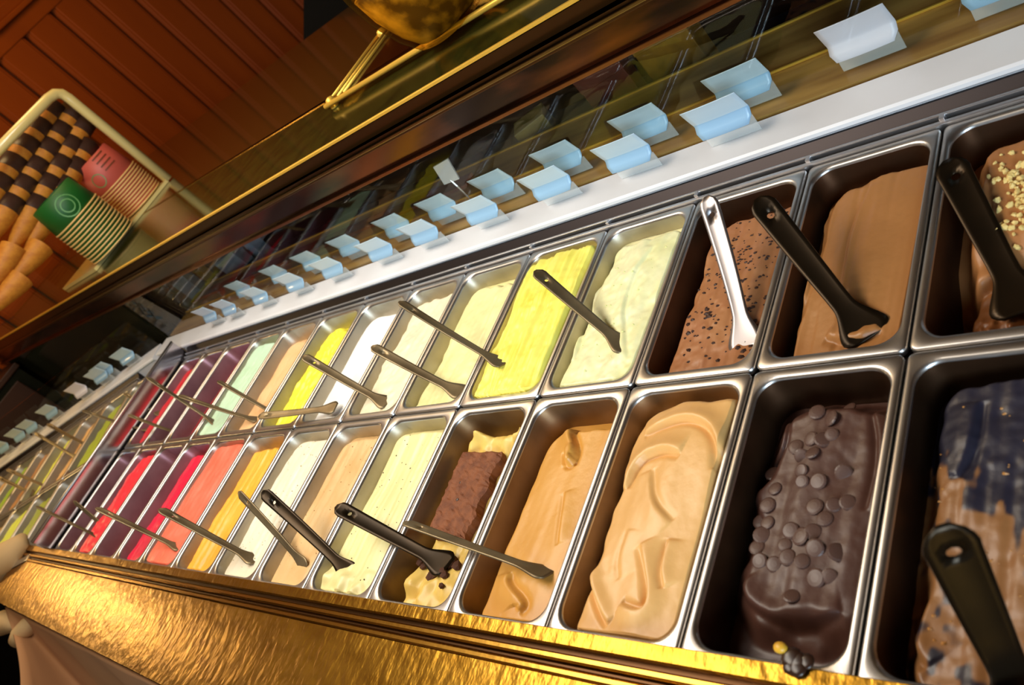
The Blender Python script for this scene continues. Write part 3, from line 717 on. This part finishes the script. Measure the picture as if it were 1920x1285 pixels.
# ------------------------------------------------------------------ glass, labels
def pane(name, parent, x0, x1, y, z0, z1):
    return MB().box((x0, y, z0), (x1, y + .006, z1)).build(name, GLASS, parent)
pane('glass_pane', case1, -2.40, .62, .4185, .02, .1980)
pane('glass_pane', c2, -1.15, .235, .4185, .02, .150)

def card_meshes(w=.086, inv=False):
    # profile (y, z): leaf leaning, crease, foot
    prof = [(-.010, .103), (-.0097, .1025), (-.006, .091), (-.001, .076), (.001, .071), (.001, .067), (-.005, .059), (-.012, .050)]
    n = 10; V = []
    for (y, z) in prof:
        for i in range(n + 1):
            a = i / n * 2 - 1; hw = w / 2
            if z > .1032: hw -= .004
            elif z < .053: hw -= .007
            V.append((a * hw, y + .0015 * a * a, z))
    F = [[], []]
    for j in range(len(prof) - 1):
        for i in range(n):
            k = j * (n + 1) + i; F[0 if j < 4 else 1].append((k, k + 1, k + n + 2, k + n + 1))
    leaf = mesh('label_card', V, F[0] + F[1])
    leaf.materials.append(CARD); leaf.materials.append(CARDD)
    leaf.polygons.foreach_set('material_index', [0] * len(F[0]) + [1] * len(F[1])); leaf.polygons.foreach_set('use_smooth', [True] * len(leaf.polygons))
    hold = MB().box((-w / 2 + .003, .0012, .0275), (w / 2 - .003, .0032, .055), .0006).me('clear_holder'); hold.materials.append(HOLD)
    foot = MB().box((-w / 2 + .006, -.008, .0272), (w / 2 - .006, .0045, .0290)).me('holder_foot'); foot.materials.append(HOLD)
    return leaf, hold, foot
CL, CH, CF = card_meshes()
CLW = CL.copy(); CLW.materials.clear(); CLW.materials.append(CARDW); CLW.materials.append(CARDW)
def card(x, y, rz, label, group, white=False, rz2=0, dz=0, sc=1.0):
    o = link('label_card', CLW if white else CL)
    s = o.modifiers.new('thick', 'SOLIDIFY'); s.thickness = .0012
    o.location = (x, y, dz); o.rotation_euler = (0, 0, rz); o.scale = (sc, 1, 1)
    for nm_, me_ in (('clear_holder', CH),): link(nm_, me_, None, o)
    return tag(o, label, 'label card', group)
FX = [('smooth milk-brown', -.264), ('brown dark-flecked', -.430), ('pale lime-cream', -.593), ('bright lemon-yellow', -.770), ('ivory', -.943), ('speckled cream', -1.096), ('white', -1.289), ('vivid yellow', -1.462), ('peach', -1.645), ('mint-green', -1.83), ('dark wine-red', -1.955)]
for k, (fl, x) in enumerate(FX):
    card(x, .393, random.Random(k).uniform(-.02, .02), 'pale blue flavour card on the white ledge by the %s pan' % fl, 'flavour cards on the white ledge', white=False)
BX = [('right frame edge', .080, 0), ('smooth milk-brown', -.078, 1), ('brown dark-flecked', -.246, 0), ('pale lime-cream', -.418, 0), ('bright lemon-yellow', -.593, 0), ('ivory', -.757, 0), ('speckled cream', -.922, 0), ('pure white', -1.075, 0),
      ('vivid yellow', -1.263, 0), ('peach', -1.433, 0), ('mint-green', -1.598, 0), ('dark wine-red', -1.806, 0)]
for k, (fl, x, wh) in enumerate(BX):
    if wh: lab = 'whitish flavour card with clear holder behind the glass'
    elif k == 0: lab = 'light blue card at the upper right picture corner behind the glass'
    else: lab = 'blue flavour card behind the glass, level with the %s pan' % fl
    card(x, .452, 0, lab, 'flavour cards behind the glass', white=bool(wh), dz=.002)
# cards on the angled case
for k, (xl, lab) in enumerate([(.115, 'first blue card on the angled case ledge, nearest the corner'), (-.06, 'blue card on the angled case ledge, overlapped pair front'), (-.035, 'blue card on the angled case ledge, overlapped pair back'),
                               (-.20, 'whitish blue card on the angled case ledge'), (-.42, 'blue card by the orange chip on the angled case ledge'), (-.58, 'blue card halfway down the angled case ledge'), (-.68, 'blue card low on the angled case ledge'), (-.82, 'blue card at the left picture edge on the angled ledge')]):
    y = .40 if k != 2 else .412
    p = R2 @ Vector((xl, .392 if k != 2 else .405, 0))
    card(p.x, p.y, A2, lab, 'flavour cards on the angled case', white=(k == 3))
# small white square ticket clipped to the glass
tk = empty('ticket_holder', (0, 0, 0)); tag(tk, 'small white square ticket on a metal clip behind the glass', 'ticket')
q = [ony(u, v, .470) for u, v in ((812, 314), (839, 298), (861, 336), (833, 347))]
V = [tuple(p) for p in q] + [(p[0], p[1] + .003, p[2]) for p in q]
link('ticket', mesh('ticket', V, [(0, 1, 2, 3), (7, 6, 5, 4), (0, 4, 5, 1), (1, 5, 6, 2), (2, 6, 7, 3), (3, 7, 4, 0)]), mat('ticket_white', (196, 192, 186), .5), tk)
pb = (q[2] + q[3]) / 2
MB().tube([(pb[0], pb[1] + .002, pb[2] + .004), (pb[0] + .004, pb[1], pb[2] - .012), (pb[0] + .004, pb[1], .0285)], .0025, 8).build('clip_stem', STEEL, tk)
MB().box((pb[0] - .028, pb[1] - .012, .0275), (pb[0] + .034, pb[1] + .012, .034), .002).build('clip_base', STEEL, tk)

# ------------------------------------------------------------------ bar counter over the glass
bc = empty('bar_counter', (0, 0, 0)); tag(bc, 'long bar counter with gold-edged glossy top above the glass', 'counter')
ZC = .305; BL, BR = -4.0, 2.3
MB().box((BL, .4150, ZC - .0050), (BR, .4215, ZC + .0005), .0012).build('gold_edge', GOLD, bc)
def seam(x): return .651 + (x + 1.137) * (.714 - .651) / (-1.952 + 1.137)
def bedge(x): return 1.391 + (x + 1.78) * (1.626 - 1.391) / (-3.822 + 1.78)
MB().slab([(BL, .4217), (BR, .4217), (BR, seam(BR)), (BL, seam(BL))], ZC - .03, ZC).build('stone_strip', STONE, bc)
MB().slab([(BL, seam(BL)), (BR, seam(BR)), (BR, bedge(BR)), (BL, bedge(BL))], ZC - .03, ZC).build('lacquer_top', LACQ, bc)
MB().slab([(BL, seam(BL) - .002), (BR, seam(BR) - .002), (BR, seam(BR) + .002), (BL, seam(BL) + .002)], ZC - .002, ZC + .0012).build('seam_strip', BRASST, bc)
MB().box((BL, .4175, .264), (BR, .44, ZC - .007)).build('upper_fascia', BRONZE, bc)
MB().box((BL, .4120, .2575), (BR, .44, .2637), .0015).build('grey_bead', mat('aged_brass_bead', (120, 98, 60), .3, 1.0), bc)
MB().box((BL, .4165, .252), (BR, .44, .2570), .001).build('lower_bead', BRONZE, bc)
MB().prism([(.419, .2515), (.425, .206), (.44, .206), (.44, .2515)], BL, BR).build('copper_fascia', COPPER, bc)
MB().box((BL, .4155, .1985), (BR, .436, .2055), .001).build('glass_channel', mat('bronze_channel', (128, 84, 50), .28, 1.0), bc)
MB().box((-4.02, .4260, -.95), (-2.42, .434, .1980)).build('dark_space_panel', mat('dark_green_gloss', (20, 24, 16), .14, .0, noise=(4, (1, 1, 3), (34, 30, 14), .45, .7)), bc)  # sheet added to stand for the dark space behind the far glass
MB().slab([(BL, 1.36), (BR, .95), (BR, .99), (BL, 1.40)], -.95, ZC - .031).build('counter_front', DARKW, bc)
sc_ = empty('dark_filler', (0, 0, 0)); tag(sc_, 'low dark filler block added along the wood-panelled wall behind the angled case', 'cabinet')  # block added to cover the wall and darken this corner
MB().box((-3.995, -1.6, -.95), (-3.80, .40, .16)).build('body', mat('dark_filler_gloss', (22, 24, 16), .2), sc_)
MB().box((-3.995, -1.62, .1605), (-3.785, .41, .185), .004).build('filler_top', DARKW, sc_)
for k in range(4): MB().box((-3.7995, -1.58 + k * .49, -.9), (-3.787, -1.12 + k * .49, .13), .003).build('door', DARKW, sc_)
# customer-side sill seen through the glass
ts = empty('glass_sill', (0, 0, 0)); tag(ts, 'ochre lacquered sill behind the glass with gold edge', 'sill')
MB().box((-2.38, .4260, -.16), (1.2, .640, .0268)).build('sill_top', OCHRE, ts)
MB().box((-2.38, .6401, -.02), (1.2, .646, .030), .0015).build('gold_edge', GOLD, ts)
MB().box((-2.38, .560, .0270), (-.95, .600, .036), .003).build('wood_strip', ORANGEW, ts)
MB().box((-2.38, .520, .0270), (1.2, .524, .031), .001).build('gold_inlay', GOLD, ts)
# dark back-bar below the counter top with small packs on it
bb = empty('back_bar', (0, 0, 0)); tag(bb, 'dark navy low cupboard behind the glass sill', 'cupboard')
MB().box((-3.9, .66, -.95), (1.2, .93, -.11)).build('body', NAVY, bb)
MB().box((-3.9, .655, -.109), (1.2, .935, -.10), .003).build('worktop', mat('navy_top', (34, 36, 48), .3), bb)
def pack(u, v, y, w, h, d, c, label, rz=0.0, name='carton', cat='carton'):
    p = ony(u, v, y)
    o = empty(name, (p[0], p[1], -.1), rz); tag(o, label, cat)
    mt = mat(name + '_board', c, .5, noise=(30, (1, 1, 1), tuple(int(x * .8) for x in c), .4, .7))
    MB().box((-w / 2, -d / 2, .0005), (w / 2, d / 2, h), .003).build('body', mt, o)
    MB().box((-w / 2 - .001, -d / 2 - .001, h * .78), (w / 2 + .001, d / 2 + .001, h + .002), .002).build('lid', mt, o)
pack(985, 218, .74, .075, .12, .06, (150, 124, 52), 'small yellow carton standing behind the glass', .5)
pack(1140, 150, .80, .10, .14, .06, (110, 44, 18), 'red-brown carton standing behind the glass', .3)
pack(1265, 95, .86, .12, .13, .06, (176, 120, 30), 'golden box at the right behind the glass', .1, 'gift_box', 'box')
pack(1060, 205, .78, .16, .07, .07, (26, 30, 46), 'flat navy carton behind the glass', .0)
pack(440, 490, .72, .09, .16, .05, (120, 132, 140), 'grey-white carton behind the glass at the left', .4)
pack(480, 480, .80, .12, .15, .05, (150, 160, 172), 'pale blue-grey carton behind the glass at the left', .2)
pack(364, 540, .70, .06, .17, .05, (130, 132, 134), 'small silver tin standing behind the glass', .5, 'tin', 'tin')
pack(400, 525, .74, .03, .15, .03, (150, 104, 36), 'thin amber bottle-shaped pack behind the glass', .2)
pack(290, 590, .70, .07, .14, .05, (122, 104, 104), 'dull pink-grey carton beside the corner of the case', .6)
pack(330, 615, .68, .09, .115, .05, (168, 140, 40), 'yellow carton low by the corner of the case', .3)

# ------------------------------------------------------------------ things standing on the bar counter
# gold-rimmed tray
p0 = onz(617, 207, ZC + .004); p1 = onz(958, 0, ZC + .004)
dx = p1 - p0; ang = math.atan2(dx[1], dx[0])
tr = empty('glass_tray', (p0[0], p0[1], ZC), ang); tag(tr, 'glass serving tray with gold rim on the bar counter', 'tray')
MB().box((0, 0, .004), (.95, .25, .010), .002).build('plate', JARG, tr)
MB().tube([(0, 0, .014), (.95, 0, .014)], .0052, 10).build('gold_rim', GOLD, tr, True)
MB().tube([(0, 0, .014), (0, .25, .014)], .0035, 10).build('gold_rim', GOLD, tr, True)
MB().tube([(.030, .02, .013), (.030, .24, .013)], .003, 8).build('inner_rim', GOLD, tr, True)
MB().tube([(.055, .02, .013), (.055, .24, .013)], .003, 8).build('inner_rim', GOLD, tr, True)
for (xx, yy) in ((.012, .012), (.93, .012), (.012, .235), (.93, .235)):
    MB().lathe([(.010, 0), (.012, .003), (.009, .008), (.013, .014), (.008, .022), (.0005, .024)], 14, Matrix.Translation((xx, yy, 0.0003))).build('foot', GOLD, tr, True)
# big jar
jx, jy = onz(853, 42, ZC + .011)[:2]
jar = empty('glass_jar', (jx, jy, ZC + .0108)); tag(jar, 'large round amber-tinted glass jar standing on the gold-rimmed tray', 'jar')
prof = [(.0005, .002), (.060, .002), (.074, .008), (.093, .04), (.108, .09), (.114, .14), (.112, .20), (.100, .26), (.085, .31), (.075, .33), (.08, .35)]
MB().lathe(prof, 48, cap=False).build('body', JARG, jar, True)
MB().lathe([(.0005, .010), (.054, .010), (.068, .016), (.085, .045), (.099, .09), (.104, .135), (.0005, .15)], 40, cap=False).build('syrup', mat('golden_syrup', (226, 176, 66), .35, .0, noise=(14, (1, 1, 1), (92, 66, 26), .42, .62)), jar, True)
MB().lathe([(.082, .345), (.086, .35), (.086, .362), (.08, .366)], 40).build('lid_rim', GOLD, jar, True)
# black bar chair beyond the counter, only its reclined back shows
P0, P1_, = CP + ray(575, 80) * 3.25, CP + ray(655, 30) * 3.25
ax = Vector((.135, .795, .592)).normalized(); rt = Vector(P1_ - P0); rt.z = 0; wch = .27; rt.normalize()
ch = empty('bar_chair', (P0[0], P0[1], -.95)); tag(ch, 'black bar chair with reclined back beyond the bar counter', 'chair')
O = Vector((0, 0, P0[2] + .95)) - ax * .12
nn = rt.cross(ax).normalized()
V = []
for t_ in (0, .75):
    for a_ in (0, wch):
        for d_ in (0, .03): V.append(O + ax * t_ + rt * a_ + nn * d_)
link('backrest', mesh('backrest', V, [(0, 1, 3, 2), (4, 6, 7, 5), (0, 4, 5, 1), (2, 3, 7, 6), (0, 2, 6, 4), (1, 5, 7, 3)]), BLACK, ch)
sx, sy, sz = O.x, O.y, O.z
MB().box((sx - .02, sy - .10, sz - .08), (sx + .34, sy + .22, sz - .03), .012).build('seat', BLACK, ch)
for a_ in (0, .30):
    for b_ in (-.08, .20): MB().tube([(sx + a_, sy + b_, sz - .08), (sx + a_ * 1.05, sy + b_, .0)], .014, 8).build('leg', BLACK, ch)

# ------------------------------------------------------------------ acrylic dispenser with cones and cups
XD = -2.5
def pd(u, v, x=XD): return onx(u, v, x)
cT = pd(110, 165); cB = pd(392, 402); lT = pd(-60, 338)
yR = (cT[1] + cB[1]) / 2; yL = min(lT[1], .50); zT = cT[2]
disp = empty('cone_dispenser', (XD, yR, ZC)); tag(disp, 'clear acrylic cone and cup dispenser with cream edges on the bar counter', 'dispenser')
hT = zT - ZC; wD = yR - yL
MB().tube([(0, -wD, hT), (0, -.05, hT), (0, -.02, hT - .004), (0, -.004, hT - .018), (0, 0, hT - .04), (0, 0, .004)], .017, 10).build('front_edge', ACRE, disp, True)
MB().box((-.36, -.005, .001), (-.01, .005, hT - .02)).build('side_panel', ACRYL, disp)
MB().box((-.36, -wD, .001), (-.35, -.01, hT - .02)).build('back_panel', ACRYL, disp)
MB().box((-.34, -wD, .001), (.01, -.01, .012)).build('base', ACRE, disp)
MB().box((-.30, .24 - yR, .22 * hT), (-.02, -wD * .40, .22 * hT + .006)).build('cone_tray', ACRYL, disp)
ORD = ['first', 'second', 'third', 'fourth', 'fifth', 'sixth', 'seventh', 'eighth', 'ninth', 'tenth', 'eleventh', 'twelfth', 'thirteenth', 'fourteenth', 'fifteenth', 'sixteenth']
# nested chocolate-dipped cones, each its own thing
CW = .0005
def cone_mesh():
    # along +X from the open rim (x=0) to the tip
    m = MB(); Mx = Matrix.Rotation(math.pi / 2, 4, 'Y')
    m.lathe([(.030, .0), (.0400, .0), (.0385, .048)], 18, Mx, cap=False)
    o1 = m.me('cone'); 
    m = MB(); m.lathe([(.0382, .0485), (.0335, .095), (.022, .16), (.010, .215), (.0005, .224)], 18, Mx, cap=False)
    o2 = m.me('wafer_body')
    return o1, o2
cm, wm = cone_mesh(); cm.materials.append(CHOC); wm.materials.append(WAFER)
for me_ in (cm, wm): me_.polygons.foreach_set('use_smooth', [True] * len(me_.polygons))
def stack(us, label_row, n, step, k0):
    a, b = us
    A = pd(a[0], a[1], XD - .09); B = pd(b[0], b[1], XD - .09)
    dirv = Vector(B - A).normalized()
    q = Vector((1, 0, 0)).rotation_difference(dirv)
    for i in range(n):
        o = link('wafer_cone', cm); o.rotation_mode = 'QUATERNION'; o.rotation_quaternion = q; o.location = Vector(A) + dirv * (step * i) + Vector((rnd.gauss(0, .0008), rnd.gauss(0, .001), rnd.gauss(0, .001)))
        link('wafer_body', wm, None, o)
        tag(o, 'chocolate-rimmed wafer cone, %s from the top, in the %s' % (ORD[i], label_row), 'cone', 'wafer cones in the %s' % label_row)
stack(((140, 205), (10, 400)), 'upper cone stack along the acrylic rim', 6, .076, 0)
stack(((104, 198), (-20, 372)), 'outermost cone stack under the acrylic rim', 5, .078, 0)
stack(((158, 228), (45, 425)), 'middle cone stack beside the red cups', 5, .080, 0)
stack(((165, 268), (70, 440)), 'lower cone stack beside the green cups', 4, .078, 0)
for k, (a, b, lab) in enumerate([((95, 440), (22, 530), 'loose orange wafer cone beside the green cups, tip down'), ((40, 440), (-18, 540), 'loose orange wafer cone near the left picture edge'), ((60, 500), (-5, 570), 'lowest loose wafer cone above the dark shelf')]):
    A = pd(a[0], a[1], XD - .06); B = pd(b[0], b[1], XD - .06)
    o = link('wafer_cone', wm); o.rotation_mode = 'QUATERNION'; o.rotation_quaternion = Vector((1, 0, 0)).rotation_difference(Vector(B - A)); o.location = A
    tag(o, lab, 'cone', 'loose wafer cones')
# paper cups, nested upside down
def cup_mesh(r0, r1, h, mr=.0030):
    body = MB().lathe([(r1 * .9, h), (r1, h - .002), (r0, .006), (r0 * .97, .004)], 32, cap=False); 
    # closed base
    b = body.me('paper_cup')
    base = MB().lathe([(.0005, h - .003), (r1 * .9, h - .003), (r1 * .9, h)], 32, cap=False).me('base')
    rim = MB()
    n, k = 32, 6; rings = []
    for i in range(n):
        a = 2 * math.pi * i / n
        rings.append([rim.bm.verts.new(((r0 + mr * math.cos(2 * math.pi * j / k)) * math.cos(a), (r0 + mr * math.cos(2 * math.pi * j / k)) * math.sin(a), .004 + mr * math.sin(2 * math.pi * j / k))) for j in range(k)])
    for i in range(n):
        for j in range(k): rim.bm.faces.new((rings[i][j], rings[(i + 1) % n][j], rings[(i + 1) % n][(j + 1) % k], rings[i][(j + 1) % k]))
    return b, base, rim.me('rim')
def ring_print(r_at, z, rad, ang, mt, w=.003):
    n = 20; V = []; F = []
    for i in range(n):
        a = 2 * math.pi * i / n
        for q in (rad, rad - w):
            zz = z + q * math.sin(a); r = r_at(zz) + .0006; th = ang + q * math.cos(a) / r
            V.append((r * math.cos(th), r * math.sin(th), zz))
    for i in range(n): F.append((2 * i, 2 * ((i + 1) % n), 2 * ((i + 1) % n) + 1, 2 * i + 1))
    return mesh('round_print', V, F)
def bar_print(r_at, z, wd_, ht, ang):
    V = []; F = []; n = 6
    for i in range(n + 1):
        for zz in (z, z + ht):
            r = r_at(zz) + .0006; th = ang + (i / n - .5) * wd_ / r
            V.append((r * math.cos(th), r * math.sin(th), zz))
    for i in range(n): F.append((2 * i, 2 * i + 2, 2 * i + 3, 2 * i + 1))
    return mesh('print_line', V, F)
def cups(topL, topR, bottom, n, mt, color, r_taper, x, hgt):
    A, B = Vector(pd(*topL, x)), Vector(pd(*topR, x)); r1 = (B - A).length / 2; r0 = r1 * r_taper
    c = (A + B) / 2; zb = ZC + .014
    b, ba, ri = cup_mesh(r0, r1, hgt); b.materials.append(mt); ba.materials.append(mt); ri.materials.append(CUPRIM)
    for me_ in (b, ri): me_.polygons.foreach_set('use_smooth', [True] * len(me_.polygons))
    ztop = c.z - hgt
    step = (ztop - zb) / (n - 1)
    first = None
    for i in range(n):
        o = link('paper_cup', b); o.location = (x - r1, c.y, ztop - step * i)
        link('base', ba, None, o); link('rim', ri, None, o)
        tag(o, ('topmost upside-down %s paper cup with print, in the dispenser' % color) if i == 0 else ('upside-down %s paper cup, %s from the top of the %s cup stack' % (color, ORD[i], color)), 'cup', '%s cups nested in the dispenser' % color)
        if i == 0: first = o
    return first, r0, r1
f1, ra, rb = cups((152, 314), (206, 258), None, 11, REDCUP, 'red', 1.16, XD - .02, .110)
rf = lambda z: ra + (rb - ra) * (z - .006) / .104
va = math.atan2(CP[1] - f1.location.y, CP[0] - f1.location.x)
link('round_print', ring_print(rf, .045, .024, va - .45, LOGO), LOGO, f1)
for k in range(4): link('print_line', bar_print(rf, .05 + .016 * k, .05, .005, va + .35), PRINTD, f1)
f2, ra2, rb2 = cups((74, 388), (140, 322), None, 12, GREENCUP, 'green', 1.12, XD + .10, .096)
rf2 = lambda z: ra2 + (rb2 - ra2) * (z - .006) / .090
va2 = math.atan2(CP[1] - f2.location.y, CP[0] - f2.location.x)
for q in (.036, .022): link('round_print', ring_print(rf2, .045, q, va2 + .1, LOGO, .004), LOGO, f2)

# ------------------------------------------------------------------ cream towel at the far end of the brass shelf
tw = empty('towel', (0, 0, 0)); tag(tw, 'cream cloth towel hanging below the far end of the brass shelf', 'towel')
NU, NV = 60, 24; V = []; F = []
for j in range(NV + 1):
    for i in range(NU + 1):
        a, b = i / NU, j / NV
        x = -2.36 + a * 1.62
        edge = -.473 - (x + 2.31) * .0212
        drop = .02 + .34 * sstep(-.02, .12, np.array(a))
        z = -.034 - b * float(drop) - .05 * b * a
        y = edge + .004 + .022 * math.sin(a * 30 + b * 3.0) * b + .006 * math.sin(a * 57 + 1.3) * b - .17 * b * (1 - .5 * a)
        V.append((x + .42 * b * (1 - a) ** 2, y - .006, z))
for j in range(NV):
    for i in range(NU):
        k = j * (NU + 1) + i; F.append((k, k + 1, k + NU + 2, k + NU + 1))
o = link('hanging_part', mesh('hanging_part', V, F), CLOTH_SHADE, tw, True)
s = o.modifiers.new('thick', 'SOLIDIFY'); s.thickness = .005
def roll(px, zs, rad, name):
    pts = [onz(u, v, z) for (u, v), z in zip(px, zs)]
    MB().tube(pts, rad, 12).build(name, CLOTH_LIT, tw, True)
roll([(-30, 1085), (0, 1062), (22, 1040), (38, 1018), (43, 1005)], [.01, .02, .028, .032, .034], [.045, .05, .045, .03, .012], 'twisted_end')
roll([(-20, 1178), (6, 1168), (24, 1166), (34, 1172)], [-.07, -.065, -.06, -.06], [.030, .034, .028, .012], 'folded_corner')
roll([(30, 1205), (40, 1190), (52, 1175), (60, 1160)], [-.075, -.07, -.06, -.05], [.020, .026, .024, .014], 'folded_corner')

# chocolate-smeared crumb on the brass edge
q = onz(1492, 1232, .013)
cs = empty('chocolate_smear', (q[0], q[1], .0126)); tag(cs, 'chocolate smear with a yellow crumb on the brass edge below the dark chocolate pan', 'smear')
m = MB(); r = random.Random(3)
for k in range(7):
    g = bmesh.ops.create_icosphere(m.bm, subdivisions=2, radius=r.uniform(.006, .010))
    ox, oy = r.gauss(.005, .005), r.gauss(-.003, .004)
    for v in g['verts']: v.co = Vector((v.co.x + ox, v.co.y + oy, v.co.z * .30 + .0026))
m.build('smear', mat('chocolate_smear_m', (48, 28, 18), .3), cs, True)
g = MB(); b_ = bmesh.ops.create_icosphere(g.bm, subdivisions=2, radius=.0062)
for v in b_['verts']: v.co = Vector((v.co.x * 1.0 - .012, v.co.y * .8 + .004, v.co.z * .7 + .0045))
g.build('crumb', mat('yellow_crumb', (226, 170, 50), .4), cs, True)
